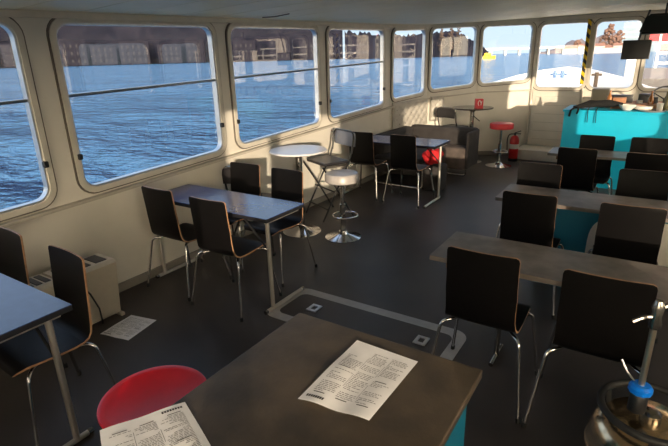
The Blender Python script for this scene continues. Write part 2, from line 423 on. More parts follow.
strip('trim_2', [S_, (-3.5, 2), A_, B_, C_, D_, mir(D_)], [2.055, 2.10, 2.205, 2.235, 2.275, 2.30, 2.30], [2.115, 2.16, 2.27, 2.30, 2.33, 2.36, 2.36], .035, M['frame'])
strip('baseboard_right', [mir(D_), mir(C_), mir(B_), mir(A_), S3], [0] * 5, [.07] * 5, .022, M['skirt'])
# cables and a rusty mark on the ceiling
bm = B(); x0, y0 = -2.55, 3.05
tube(bm, [(-3.30, 3.86, zc(-3.3, 3.86) - .004), (-3.22, 3.95, zc(-3.2, 3.95) - .006), (-3.0, 3.9, zc(-3., 3.9) - .005)], .005, 6)
tag(link('ceiling_cable', bm, M['stain']), 'short brown cable stub on the ceiling above the second left window', 'cable')

# door in the front wall, under its own window
bm = B(); box(bm, (-1.465, 9.475, .66), (.78, .03, .96), .006)
dr = struct(link('door_1', bm, M['wall']), 'cream door leaf with a window at the bow')
mk('door_panel', M['wall'], dr, box, (-1.465, 9.455, .66), (.66, .012, .80), .005)
for z in (.30, .45, .60, .75, .90): mk('panel_groove', M['ledge'], dr, box, (-1.465, 9.447, z), (.64, .006, .006))
for z in (.38, .95): mk('hinge', M['alu'], dr, lambda bm: tube(bm, [(-1.865, 9.455, z - .04), (-1.865, 9.455, z + .04)], .009, 8))
mk('door_frame', M['frame'], dr, box, (-1.875, 9.47, 1.1), (.028, .05, 2.2), .005)
mk('door_frame', M['frame'], dr, box, (-1.05, 9.47, .6), (.03, .05, 1.2), .005)
struct(mk('trim_3', M['wall'], None, box, (-1.45, 9.18, .09), (.95, .56, .18), .01), 'cream step below the bow door')
# striped pole beside the door
bm = B(); box(bm, (-1.075, 9.42, 1.78), (.055, .03, 1.02), .004); 
tag(link('hazard_strip', bm, M['stripes']), 'yellow and black striped strip on the post beside the bow door window', 'strip')

# ------------------------------------------------------------------ river and own bow
o = mk('water', M['water'], None, lambda bm: bm.faces.new([bm.verts.new(v) for v in ((-2500, -1500, -1), (2500, -1500, -1), (2500, 3500, -1), (-2500, 3500, -1))]))
tag(o, 'rippled blue river water all round the boat', 'water', kind='stuff')
fd = thing('foredeck', 'white bow deck of the boat outside the front windows', 'deck', (0, 0, 0))
deck = [(-3.4, 8.3), (-3.15, 10.6), (-2.75, 12.2), (-1.85, 13.2), (-1.1, 12.7), (-.1, 11.3), (1.1, 9.9), (1.6, 8.6), (1.0, 9.2), (.32, 9.62), (-1.88, 9.62), (-2.82, 9.05)]
mk('deck_plate', M['white_paint'], fd, prism, deck, .86, .95)
bm = B(); pts = [(-3.42, 8.35, .99), (-3.2, 10.4, 1.14), (-2.80, 12.2, 1.30), (-2.35, 12.9, 1.40), (-1.85, 13.3, 1.45), (-1.25, 12.9, 1.39), (-.6, 12.0, 1.27), (-.1, 10.9, 1.15), (1.1, 9.9, 1.05), (1.78, 8.5, .98)]
rows = []
for i, p_ in enumerate(pts):
    c = Vector((-1.5, 9, 0)); q = Vector(p_); inn = (Vector((c.x, c.y, 0)) - Vector((q.x, q.y, 0))).normalized() * .12
    rows.append([bm.verts.new((q.x, q.y, -1.0)), bm.verts.new(q), bm.verts.new(q + inn), bm.verts.new((q.x + inn.x * 2.5, q.y + inn.y * 2.5, .9))])
for i in range(len(rows) - 1):
    for k in range(3): bm.faces.new((rows[i][k], rows[i + 1][k], rows[i + 1][k + 1], rows[i][k + 1]))
link('bulwark', bm, M['white_paint'], fd)
bm = B()
for x in (-1.98, -1.82): tube(bm, [(x, 12.3, 1.24), (x, 12.3, 1.40)], .045, 10)
tube(bm, [(-2.08, 12.3, 1.32), (-1.72, 12.3, 1.32)], .025, 10)
bmesh.ops.scale(bm, vec=(1, 1, 1), verts=bm.verts)
mk('bollard_plinth', M['white_paint'], fd, box, (-1.9, 12.3, 1.09), (.5, .3, .30), .03)
link('mooring_bollard', bm, M['bollard'], fd, smooth=True)
bm = B(); tube(bm, [(-1.12, 12.2, .95), (-1.12, 12.2, 1.36)], .04, 10); tube(bm, [(-1.22, 12.2, 1.31), (-1.02, 12.2, 1.31)], .025, 10)
link('mooring_bollard', bm, M['bark'], fd, smooth=True)
for a, b, q in ((S_, (-3.53, 8.3), 1), (S3, (1.93, 8.3), -1)):
    mk('hull_side', M['white_paint'], fd, prism, [(a[0] - .03 * q, a[1]), (b[0] - .03 * q, b[1]), (b[0] - .12 * q, b[1]), (a[0] - .12 * q, a[1])], -1.0, -.02)

# ------------------------------------------------------------------ far banks
def azd(px):                                        # plan direction for a column of the photograph at the horizon
    d = cr * ((px - 334) / 480.56) + cu * ((223 - 55) / 480.56) + cw
    v = Vector((d.x, d.y)).normalized(); return v
def far(px, R): v = azd(px); return (v.x * R, v.y * R)
def mass(name, plan, h, m, label, cat, depth=40, z0=-1, jag=.18, step=3.0):
    """a bank of trees: bumpy ridge following plan points, with depth"""
    bm = B(); rows = []; N = len(plan)
    path = []
    for i in range(N - 1):
        a = Vector(plan[i]); b = Vector(plan[i + 1]); n = max(2, int((b - a).length / step))
        for k in range(n): t = k / n; path.append((a.lerp(b, t), h[i] * (1 - t) + h[i + 1] * t))
    for p_, hh in path:
        out = p_.normalized(); hh2 = hh * (1 + random.uniform(-jag, jag)); col = []
        for f, zz in ((0, 0), (.03, .5), (.12, .86), (.3, 1.0), (1, .9), (1.05, 0)):
            q = p_ + out * depth * f; col.append(bm.verts.new((q.x, q.y, z0 + hh2 * zz if zz else z0)))
        rows.append(col)
    for A, C in zip(rows, rows[1:]):
        for k in range(5): bm.faces.new((A[k], A[k + 1], C[k + 1], C[k]))
    o = link(name, bm, m)
    for p_ in o.data.polygons: p_.use_smooth = True
    return tag(o, label, cat, kind='stuff')
mass('wooded_bank', [far(x, 1000) for x in (-260, -100, 0, 110, 215, 300, 345)], [134, 138, 142, 130, 134, 120, 96], M['bank'], 'dark wooded far bank across the river behind the left windows', 'trees', jag=.04, step=4)
mass('wooded_island', [far(x, 700) for x in (345, 390, 431, 450, 476, 490)], [36, 30, 30, 33, 19, 3], M['bank'], 'dark bare woods on the bank in the bow corner window', 'trees', jag=.09, step=2.2)
struct_pts = [far(x, 990) for x in range(-260, 350, 60)]
bm = B()
for a, b in zip(struct_pts, struct_pts[1:]):
    a2 = (a[0] * 1.02, a[1] * 1.02); b2 = (b[0] * 1.02, b[1] * 1.02); prism(bm, [a, b, b2, a2], -1, 8.0)
tag(link('quay_wall', bm, M['bank_stone']), 'long dark quay wall at the waterline of the far bank', 'wall')
first = None
bl = [(-20, 30, 22), (15, 26, 17), (72, 34, 20), (104, 30, 15), (135, 36, 18), (170, 30, 15), (196, 24, 19), (245, 30, 17), (280, 28, 20), (308, 24, 15)]
blab = ['leftmost dark riverside building seen through the cut-off window', 'second riverside building from the left, behind the cut-off window', 'riverside block at the left end of the second window', 'low riverside block left of centre in the second window', 'wide riverside block in the centre of the second window', 'riverside block right of centre in the second window', 'tall riverside block at the right end of the second window', 'riverside block at the left of the third window', 'riverside block in the middle of the third window', 'riverside block at the right edge of the third window']
for (px, w, h), lb in zip(bl, blab):
    w *= 1.35; h *= 2.0; x, y = far(px, 965); r = thing('riverside_building', lb, 'building', (x, y, -1), math.atan2(y, x) - PI / 2)
    mk('facade', M['build_dark'], r, box, (0, 0, h / 2 + 2), (w, 9, h + 2))
    for f in range(3):
        for k in range(int(w / 9)): mk('window', M['build_win'], r, box, (-w / 2 + 5 + k * 9, -4.55, 8 + f * (h - 4) / 3), (3.0, .1, 5))
def tree(px, R, h, w, m, label, z0=-1):
    x, y = far(px, R); r = thing('autumn_tree', label, 'tree', (x, y, z0))
    bm = B(); tube(bm, [(0, 0, 0), (.2, 0, h * .5)], [w * .05, w * .03], 8); link('trunk', bm, M['bark'], r)
    bm = B()
    for k in range(90):
        a = random.uniform(0, 2 * PI); z = h * random.uniform(.22, .97); rr = w * .5 * math.sqrt(random.random()) * max(.12, 1 - abs(z / h - .45) * 1.7)
        s = w * random.uniform(.05, .11)
        g = bmesh.ops.create_icosphere(bm, subdivisions=1, radius=s)
        for v in g['verts']: v.co = v.co * random.uniform(.75, 1.2) + Vector((rr * math.cos(a), rr * math.sin(a), z))
    link('crown', bm, m, r)
tree(450, 690, 39, 13, M['bare_tree'], 'tall bare brown tree above the dark woods in the bow corner window')
tree(457.5, 690, 42, 12, M['bare_tree'], 'tallest bare tree standing right of centre over the dark woods')
tree(441, 690, 36, 12, M['bare_tree'], 'smaller bare tree at the left of the dark woods in the bow corner window')
mass('hazy_far_bank', [far(x, 900) for x in (540, 556, 575, 598, 640, 700, 780)], [3, 8, 18, 22, 28, 30, 30], M['haze_hill'], 'hazy grey brown trees on the far right bank ahead', 'trees', jag=.3, step=6)
tree(607, 700, 33, 22, M['autumn'], 'tall reddish autumn tree on the right bank left of the glass tower')
tree(617, 745, 27, 18, M['autumn'], 'shorter reddish tree beside the tall autumn tree')
tree(576, 720, 16, 18, M['autumn'], 'low reddish tree seen through the bow door window')
for px, w, h, lb in ((598, 12, 8, 'small white house at the waterline below the reddish trees'), (609, 16, 6, 'long low white boathouse on the right bank'), (620, 16, 8, 'white house on the right bank below the glass tower'), (570, 14, 6, 'pale boathouse at the waterline seen through the bow door window'), (583, 12, 8, 'white house beside the striped post in the bow door window')):
    x, y = far(px, 680); r = thing('riverside_house', lb, 'house', (x, y, -1), math.atan2(y, x) - PI / 2)
    mk('wall', M['bldg_white'], r, box, (0, 0, h / 2), (w, 8, h))
    bm = B(); vs = [bm.verts.new(v) for v in ((-w / 2 - .5, -4.5, h), (w / 2 + .5, -4.5, h), (w / 2 + .5, 4.5, h), (-w / 2 - .5, 4.5, h), (-w / 2, 0, h + 3), (w / 2, 0, h + 3))]
    for f in ((0, 1, 5, 4), (3, 4, 5, 2), (0, 4, 3), (1, 2, 5), (0, 3, 2, 1)): bm.faces.new([vs[i] for i in f])
    link('roof', bm, M['roof_red'], r)
for px, w, h, lb in ((628, 20, 38, 'blue glass tower left of the hanging screen'), (644, 26, 56, 'taller blue glass tower behind the hanging screen')):
    x, y = far(px, 800); r = thing('glass_tower', lb, 'building', (x, y, -1), math.atan2(y, x) - PI / 2)
    mk('shaft', M['bldg_glass'], r, box, (0, 0, h / 2), (w, 18, h))
    for k in range(1, 6): mk('floor_band', M['concrete'], r, box, (0, 0, h * k / 6), (w + .6, 18.6, 1.0))
br = thing('road_bridge', 'long pale road bridge across the river ahead', 'bridge', (0, 0, 0))
a = Vector(far(484, 760)); b = Vector(far(600, 780)); d = (b - a).normalized(); n = Vector((-d.y, d.x))
def seg_prism(bm, a, b, w, z0, z1): n = Vector((-(b - a).y, (b - a).x)).normalized() * w / 2; prism(bm, [a + n, b + n, b - n, a - n], z0, z1)
mk('bridge_deck', M['concrete'], br, seg_prism, a, b, 14, 6.2, 9.0)
for k in range(8):
    c = a.lerp(b, (k + .5) / 8); mk('pier', M['concrete'], br, seg_prism, c - d * 1.5, c + d * 1.5, 12, -1, 6.4)
# yellow buoy barge
x, y = far(489, 300)
r = thing('work_boat', 'small yellow boat out on the river in the bow window', 'boat', (x, y, -1), math.atan2(y, x) - PI / 2)
mk('hull', M['yellow'], r, lambda bm: prism(bm, [(-3.2, -1.2), (2.6, -1.2), (3.6, 0), (2.6, 1.2), (-3.2, 1.2)], 0, 1.6))
mk('cabin', M['yellow'], r, box, (-.6, 0, 2.3), (3.6, 2, 1.6), .25)
mk('windscreen', M['build_win'], r, box, (.9, 0, 2.5), (.7, 1.6, .6), .1)

# moored white vessel and pontoon to starboard
vs_ = thing('moored_vessel', 'white moored vessel with railings seen through the right bow window', 'ship', (0, 0, 0))
VX = lambda x, y, z: (x, y, z)
mk('hull', M['shipgrey'], vs_, box, (5.6, 21.5, -.25), (11.6, 12, 1.5), .1)
mk('deckhouse', M['shipwhite'], vs_, box, (6.2, 22.5, 1.95), (10.0, 9, 2.9), .06)
mk('upper_deck', M['shipwhite'], vs_, box, (5.7, 21.6, 3.45), (11.2, 11.4, .16), .03)
mk('wheelhouse', M['shipwhite'], vs_, box, (6.0, 23, 4.7), (6.0, 5, 2.3), .06)
for k in range(4): mk('cabin_window', M['build_win'], vs_, box, (4.0 + k * 2.1, 17.97, 2.2), (1.1, .06, .8), .02)
for k in range(3): mk('deck_post', M['shipgrey'], vs_, box, (.35 + k * 2.0, 15.75, 1.95), (.16, .16, 2.85), .01)
mk('cabin_door', M['shipgrey'], vs_, box, (2.1, 17.97, 1.5), (.8, .06, 1.9), .02)
mk('red_board', M['sign_red'], vs_, box, (1.25, 15.66, 2.75), (.7, .05, .55), .01)
mk('red_board', M['sign_red'], vs_, box, (-.15, 15.66, 2.35), (.45, .05, .7), .01)
for k in range(9): mk('stanchion', M['white_paint'], vs_, lambda bm: tube(bm, [(-.1 + k * 1.3, 15.65, .5), (-.1 + k * 1.3, 15.65, 2.2)], .03, 6))
for z in (1.45, 1.7, 1.95, 2.2): mk('rail', M['white_paint'], vs_, lambda bm: tube(bm, [(-.1, 15.65, z), (10.3, 15.65, z)], .03, 6))
for k in range(9): mk('upper_stanchion', M['white_paint'], vs_, lambda bm: tube(bm, [(.3 + k * 1.3, 16.0, 3.5), (.3 + k * 1.3, 16.0, 4.5)], .03, 6))
for z in (3.85, 4.2, 4.5): mk('upper_rail', M['white_paint'], vs_, lambda bm: tube(bm, [(.3, 16.0, z), (10.7, 16.0, z)], .03, 6))
mk('gangway_post', M['white_paint'], vs_, box, (-.62, 15.4, .9), (.28, .3, 1.5), .03)
st = mk('boarding_steps', M['shipgrey'], vs_, lambda bm: prism(bm, [(-.35, 13.9), (1.2, 13.9), (1.2, 15.5), (-.35, 15.5)], lambda x, y: -.9, lambda x, y: 1.15 + .12 * (y - 13.9)))
pv = thing('landing_stage', 'pale landing stage alongside to starboard with a red board', 'pontoon', (0, 0, 0))
mk('float', M['shipgrey'], pv, box, (4.9, 3.2, -.6), (4.2, 8.6, .8), .05)
mk('cabin', M['shipwhite'], pv, box, (5.9, 4.6, 1.2), (1.8, 4.4, 2.8), .04)
mk('red_board', M['sign_red'], pv, box, (4.97, 3.6, 2.15), (.04, .9, .5), .01)
for k in range(3): mk('cabin_window', M['build_win'], pv, box, (4.98, 3.2 + k * 1.4, 1.4), (.05, .8, .7), .02)

# ------------------------------------------------------------------ plywood chair
def make_chair():
    t = thing('plywood_chair', 'x', 'chair')
    # local: faces +y; back at -y
    seat = [(.205, .425), (.20, .440), (.185, .451), (.15, .457), (.08, .452), (0, .446), (-.07, .445), (-.12, .450)]
    back = [(-.12, .450), (-.150, .462), (-.170, .485), (-.181, .52), (-.190, .58), (-.197, .65), (-.203, .72), (-.209, .79), (-.213, .842), (-.2145, .864), (-.2155, .878), (-.216, .885)]
    def ws(i):
        y = seat[i][0]; d = .205 - y; w = .190
        r = .04; return w - (r - math.sqrt(max(0, r * r - (r - d) ** 2)) if d < r else 0)
    def wb(i):
        z = back[i][1]; d = .885 - z; r = .019; w = .190 - .012 * min(1, max(0, (z - .45) / .25)) 
        if .45 < z < .62: w -= .008 * math.sin((z - .45) / .17 * PI)
        return w - (r - math.sqrt(max(0, r * r - (r - d) ** 2)) if d < r else 0)
    bm = B(); sheet(bm, seat, ws, .011, crown=0.0); link('seat', bm, [M['black_lam'], M['ply']], t, smooth=True)
    bm = B(); sheet(bm, back, wb, .011, crown=lambda i: -.012 * min(1, i / 5)); link('backrest', bm, [M['black_lam'], M['ply']], t, smooth=True)
    for s in (-1, 1):
        for e, fy, sy in (('rear', -.235, -.12), ('front', .225, .12)):
            bm = B(); tube(bm, [(s * .125, 0, .428), (s * .145, sy * .9, .428), (s * .205, sy * 1.35, .425), (s * .255, fy, .018)], .0095, 10, fil=.06)
            lg = link('leg', bm, M['chrome'], t, smooth=True)
            mk('rubber_foot', M['rubber'], lg, lambda bm: tube(bm, [(s * .2532, fy * 1.0 - (.001 if fy < 0 else -.001), .03), (s * .2565, fy * 1.005, 0)], .0125, 10))
    bm = B(); tube(bm, [(-.13, -.05, .424), (.13, -.05, .424), (.13, .07, .424), (-.13, .07, .424)], .009, 8, closed=True)
    link('seat_support', bm, M['chrome'], t, smooth=True)
    return t
chair0 = make_chair(); usedc = [0]
def chair(x, y, deg, label, group):
    if usedc[0]: return dup(chair0, (x, y, 0), math.radians(deg), label, group)
    usedc[0] = 1; chair0.location = (x, y, 0); chair0.rotation_euler = (0, 0, math.radians(deg)); chair0['label'] = label; chair0['group'] = group; return chair0
GR = 'black plywood chairs at the right-hand tables'; GL = 'black plywood chairs at the window tables'
chair(-.585, 2.41, 0, 'black plywood chair on the near side of the nearest right-hand counter, left of two', GR)
chair(-.045, 2.40, 1, 'black plywood chair pulled up behind the steel keg, back to the viewer', GR)
chair(-.615, 3.60, 0, 'black plywood chair on the near side of the second right-hand table, left of two', GR)
chair(-.01, 3.60, 2, 'black plywood chair on the near side of the second right-hand table, right of two', GR)
chair(-.74, 4.22, 180, 'black plywood chair on the far side of the second right-hand table, left of two', GR)
chair(.04, 4.30, 182, 'black plywood chair on the far side of the second right-hand table, right of two', GR)
chair(-.56, 5.53, 0, 'black plywood chair on the near side of the farthest right-hand table, left of two', GR)
chair(.04, 5.50, 1, 'black plywood chair on the near side of the farthest right-hand table, right of two', GR)
chair(-.47, 6.05, 180, 'black plywood chair facing us beyond the farthest right-hand table, left, against the turquoise bar', GR)
chair(.04, 6.08, 180, 'black plywood chair facing us beyond the farthest right-hand table, right, against the turquoise bar', GR)
chair(-3.11, 2.46, 0, 'black plywood chair nearest the wall on the near side of the second window table', GL)
chair(-2.53, 2.43, 1, 'black plywood chair at the aisle on the near side of the second window table', GL)
chair(-3.12, 3.06, 182, 'black plywood chair nearest the wall on the far side of the second window table', GL)
chair(-2.61, 3.03, 178, 'black plywood chair with sun on its back, aisle side, beyond the second window table', GL)
chair(-3.12, 5.64, 0, 'black plywood chair nearest the wall at the farthest window table', GL)
chair(-2.49, 5.60, -4, 'black plywood chair at the aisle side of the farthest window table', GL)
chair(-3.10, .98, 180, 'black plywood chair against the wall beyond the nearest blue-lit table, cut by the left edge', GL)
chair(-2.455, .97, 177, 'black plywood chair with blue-lit seat beside the nearest window table by the heater', GL)

# ------------------------------------------------------------------ window tables on chrome T legs
def window_table(y0, y1, label, legy, foot, x0=-3.46, x1=-2.15, top='sky_sheen_lam'):
    t = thing('window_table', label, 'table', ((x0 + x1) / 2, (y0 + y1) / 2, 0), group='tables along the left windows')
    hx = (x1 - x0) / 2; hy = (y1 - y0) / 2; cy = (y0 + y1) / 2
    mk('tabletop', M[top], t, box, (0, 0, .738), (hx * 2, hy * 2, .004), .001)
    mk('edge_band', M['tabledge'], t, box, (0, 0, .7225), (hx * 2, hy * 2, .027), .003)
    for s in (-1, 1):
        X = s * (hx - .03); ly = legy - cy
        mk('top_rail', M['satin'], t, tube, [(X, -hy + .02, .699), (X, hy - .05, .699)], .010, 10, smooth=True)
        bm = B(); tube(bm, [(X, ly, .705), (X, ly, .02)], .016, 12)
        lg = link('leg', bm, M['satin'], t, smooth=True)
        mk('foot', M['satin'], lg, lambda bm: tube(bm, [(X, foot[0] - cy, .017), (X, foot[1] - cy, .017)], .015, 10), smooth=True)
        for e in foot: mk('foot_cap', M['darkchrome'], lg, lambda bm: tube(bm, [(X, e - cy - .012, .017), (X, e - cy + .012, .017)], .0165, 10))
        bm = B(); tube(bm, [(X, ly, .48), (X - s * .22, ly, .70)], .008, 8); link('brace', bm, M['black'], lg, smooth=True)
    return t
window_table(2.41, 2.86, 'dark window table, sky blue painted into its top, with four black chairs around it', 2.45, (2.37, 2.82))
window_table(5.58, 6.12, 'farthest window table, sky blue painted into its top, in front of the corner sofa', 5.86, (5.38, 5.90), x1=-2.16)
window_table(.54, 1.005, 'nearest window table with reflected sky blue painted into its top, cut by the left edge', .90, (.60, .97), x1=-2.14)

# ------------------------------------------------------------------ right-hand counters
def row_table(x0, x1, y0, y1, label, panel=None, py=.1):
    t = thing('long_table', label, 'table', ((x0 + x1) / 2, (y0 + y1) / 2, 0), group='grey long tables on the right')
    hx = (x1 - x0) / 2; hy = (y1 - y0) / 2
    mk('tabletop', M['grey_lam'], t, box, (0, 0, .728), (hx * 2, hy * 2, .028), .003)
    for s in (-1, 1):
        X = s * (hx - .14)
        mk('bracket', M['stain'], t, box, (X, -.06, .695), (.10, hy * 1.3, .04), .006)
        if panel: continue
        X = s * (hx - .34)
        bm = B(); tube(bm, [(X, py, .69), (X, py, .02)], .017, 12); lg = link('leg', bm, M['darkchrome'], t, smooth=True)
        mk('foot', M['darkchrome'], lg, lambda bm: tube(bm, [(X, py - .12, .017), (X, py + .12, .017)], .014, 10), smooth=True)
    mk('underframe', M['black'], t, box, (0, .02, .70), (hx * 2 - .4, .04, .03), .004)
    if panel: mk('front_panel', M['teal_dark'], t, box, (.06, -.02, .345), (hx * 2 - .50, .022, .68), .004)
    return t
row_table(-.92, .70, 2.365, 2.815, 'nearest grey long table on the right with two black chairs before it')
row_table(-.92, .70, 3.70, 4.17, 'middle grey long table on the right with a petrol blue panel below', panel=True)
row_table(-.90, .70, 5.73, 6.14, 'farthest grey long table on the right before the turquoise bar', py=-.145)

# foreground table
t = thing('slate_table', 'large slate brown table in the foreground with turquoise end panels and a menu on it', 'table', (-.765, .86, 0))
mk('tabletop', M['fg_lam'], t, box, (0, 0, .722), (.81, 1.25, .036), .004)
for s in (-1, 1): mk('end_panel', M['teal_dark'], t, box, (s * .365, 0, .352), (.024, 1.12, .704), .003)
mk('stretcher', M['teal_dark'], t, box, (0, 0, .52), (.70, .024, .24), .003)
bm = B(); tube(bm, [(.30, -.45, .62), (.30, .30, .62)], .010, 8); tube(bm, [(.30, -.45, .62), (.30, -.45, .702)], .008, 8); tube(bm, [(.30, .30, .62), (.30, .30, .702)], .008, 8)
link('bag_rail', bm, M['chrome'], t, smooth=True)

# ------------------------------------------------------------------ papers
def paper_quad(name, pts, z, curl, label, cat='paper', lines=True, seed=1, th=.0006, group=None):
    rnd = random.Random(seed)
    P = [Vector((*p, z)) for p in pts]              # a (0,0), b (1,0), c(1,1), d(0,1)
    def at(u, v, o=0):
        q = (P[0] * (1 - u) + P[1] * u) * (1 - v) + (P[3] * (1 - u) + P[2] * u) * v
        q.z += curl * (.55 * math.sin(u * PI * 1.6 + .4) ** 2 * (1 - v) + .8 * max(0, v - .7) * (1 - u) + .5 * math.exp(-((u - .1) ** 2 + (v - .5) ** 2) * 14)) + o
        return q
    N = 14; bm = B()
    top = [[bm.verts.new(at(i / N, j / N, th)) for i in range(N + 1)] for j in range(N + 1)]
    bot = [[bm.verts.new(at(i / N, j / N, 0)) for i in range(N + 1)] for j in range(N + 1)]
    for j in range(N):
        for i in range(N):
            bm.faces.new((top[j][i], top[j][i + 1], top[j + 1][i + 1], top[j + 1][i])); bm.faces.new((bot[j][i], bot[j + 1][i], bot[j + 1][i + 1], bot[j][i + 1]))
        for i in (0, N): bm.faces.new((top[j][i], top[j + 1][i], bot[j + 1][i], bot[j][i]))
    for i in range(N):
        for j in (0, N): bm.faces.new((top[j][i], top[j][i + 1], bot[j][i + 1], bot[j][i]))
    o = link(name, bm, M['paper'], smooth=True); tag(o, label, cat, group)
    def bar(bm, u0, v0, u1, v1):
        n = 4
        for k in range(n):
            if abs(u1 - u0) > abs(v1 - v0): a = u0 + (u1 - u0) * k / n; b = u0 + (u1 - u0) * (k + 1) / n; q = ((a, v0), (b, v0), (b, v1), (a, v1))
            else: a = v0 + (v1 - v0) * k / n; b = v0 + (v1 - v0) * (k + 1) / n; q = ((u0, a), (u1, a), (u1, b), (u0, b))
            bm.faces.new([bm.verts.new(at(x, y, th + .0007)) for x, y in q])
    bm = B()                                        # blocks of fine print, as rows of word-long dashes
    for c0, c1 in ((.08, .36), (.40, .64), (.68, .93)):
        v = .16
        while v < .90:
            if rnd.random() < .13: v += .035; continue
            u = c0
            while u < c1 - .02:
                w = rnd.uniform(.015, .06); bar(bm, u, v, min(u + w, c1), v + .007); u += w + .012
                if rnd.random() < .08: break
            v += .022
    link('fine_print', bm, M['ink'], o)
    bm = B()
    for k in range(8): bar(bm, .06 + k * .032, .055, .06 + k * .032 + .024, .085)
    for u, v0, v1 in ((.38, .3, .5), (.66, .2, .42), (.38, .6, .8), (.66, .55, .75)): bar(bm, u, v0, u + .004, v1)
    for u, v in ((.1, .13), (.42, .13), (.7, .50), (.12, .55), (.72, .13)): bar(bm, u, v, u + .16, v + .01)
    link('heading_lines', bm, M['ink_dark'], o)
    return o
paper_quad('menu_sheet', [(-.83, 1.02), (-.58, 1.05), (-.575, 1.41), (-.835, 1.415)], .7415, .012, 'printed menu sheet lying in the middle of the foreground slate table', seed=3)
paper_quad('menu_sheet', [(-1.14, .815), (-1.262, .59), (-.985, .44), (-.865, .70)], .7415, .006, 'printed menu sheet on the near left corner of the slate table', seed=5)
paper_quad('dropped_sheet', [(-3.02, 1.56), (-2.77, 1.61), (-2.83, 1.89), (-3.06, 1.84)], .001, .006, 'white printed sheet dropped on the dark floor by the heater', seed=8)

# ------------------------------------------------------------------ stools and round tables
def stool(loc, h, r, vm, label, name='bar_stool', base_r=.19):
    t = thing(name, label, 'stool', loc)
    mk('seat', vm, t, lathe, [(0, h - .10), (r - .02, h - .10), (r, h - .087), (r, h - .02), (r - .012, h - .004), (r - .04, h), (0, h + .003)], smooth=True)
    mk('pole', M['chrome'], t, lathe, [(0, .02), (.032, .02), (.032, h * .52), (.020, h * .53), (.020, h - .10), (.05, h - .075), (0, h - .075)], seg=20, smooth=True)
    mk('base', M['chrome'], t, lathe, [(0, 0), (base_r, 0), (base_r, .008), (base_r * .7, .020), (base_r * .3, .045), (.045, .07), (0, .07)], seg=40, smooth=True)
    bm = B(); pts = [(.13 * math.cos(a), .05 + .13 * math.sin(a), h * .33) for a in [PI * 2 * k / 28 for k in range(28)]]
    tube(bm, pts, .009, 8, closed=True); tube(bm, [(0, -.03, h * .33), (0, -.075, h * .33)], .012, 8)
    fr = link('footrest_ring', bm, M['chrome'], t, smooth=True); fr.rotation_euler = (0, 0, 0)
    bm = B(); tube(bm, [(.02, 0, h - .10), (.12, .02, h - .11)], .005, 8); link('height_lever', bm, M['black'], t, smooth=True)
    return t
stool((-2.54, 4.04, 0), .70, .175, M['white_vinyl'], 'white bar stool with a chrome disc base in the aisle')
stool((-2.04, 8.22, 0), .72, .19, M['red_vinyl'], 'red bar stool with chrome disc base beside the fire extinguisher', base_r=.21)
# red round seat in the foreground
t = thing('round_stool', 'bright red round stool tucked beside the foreground slate table', 'stool', (-1.41, .88, 0))
mk('seat', M['red_plastic'], t, lathe, [(0, .555), (.16, .555), (.192, .572), (.200, .598), (.198, .606), (.190, .609), (.17, .604), (0, .600)], seg=56, smooth=True)
for k in range(4):
    a = PI / 4 + k * PI / 2
    bm = B(); tube(bm, [(.10 * math.cos(a), .10 * math.sin(a), .56), (.17 * math.cos(a), .17 * math.sin(a), .0)], .011, 10); link('leg', bm, M['chrome'], t, smooth=True)
bm = B(); tube(bm, [(.145 * math.cos(a), .145 * math.sin(a), .22) for a in [2 * PI * k / 28 for k in range(28)]], .008, 8, closed=True); link('footrest_ring', bm, M['chrome'], t, smooth=True)

def pedestal(loc, h, r, tm, label, br=.21):
    t = thing('pedestal_table', label, 'table', loc)
    mk('tabletop', tm, t, lathe, [(0, h - .022), (r - .01, h - .022), (r, h - .014), (r, h - .006), (r - .006, h), (0, h)], seg=48, smooth=True)
    mk('pole', M['darkchrome'], t, lathe, [(0, .02), (.035, .02), (.035, h - .08), (.09, h - .022), (0, h - .022)], seg=20, smooth=True)
    mk('base', M['chrome'], t, lathe, [(0, 0), (br, 0), (br, .008), (br * .6, .02), (.05, .055), (0, .055)], seg=40, smooth=True)
    return t
pedestal((-3.03, 3.97, 0), .905, .30, M['white_top'], 'white round high table under the third left window')
pt = pedestal((-2.58, 8.34, 0), .94, .345, M['dark_glass'], 'dark round high table in the bow corner with a red cube on it')
bm = B(); tube(bm, [(.03, -.02, .80), (.15, -.05, .72)], .008, 8); link('height_lever', bm, M['black'], pt, smooth=True)
# red cube holder with white mark
bm = B(); box(bm, (0, 0, .075), (.12, .12, .15), .004)
rc = link('menu_cube', bm, M['sign_red']); rc.location = (-2.45, 8.25, .94); rc.rotation_euler = (0, 0, math.radians(28)); tag(rc, 'small red cube with a white looped mark standing on the dark round table', 'cube')
bm = B(); tube(bm, [(.022 * math.cos(a) - .004, -.0615, .085 + .040 * math.sin(a)) for a in [2 * PI * k / 20 for k in range(15)]], .006, 6); tube(bm, [(.018, -.0615, .05), (.034, -.0615, .12)], .005, 6)
link('white_mark', bm, M['white_paint'], rc)

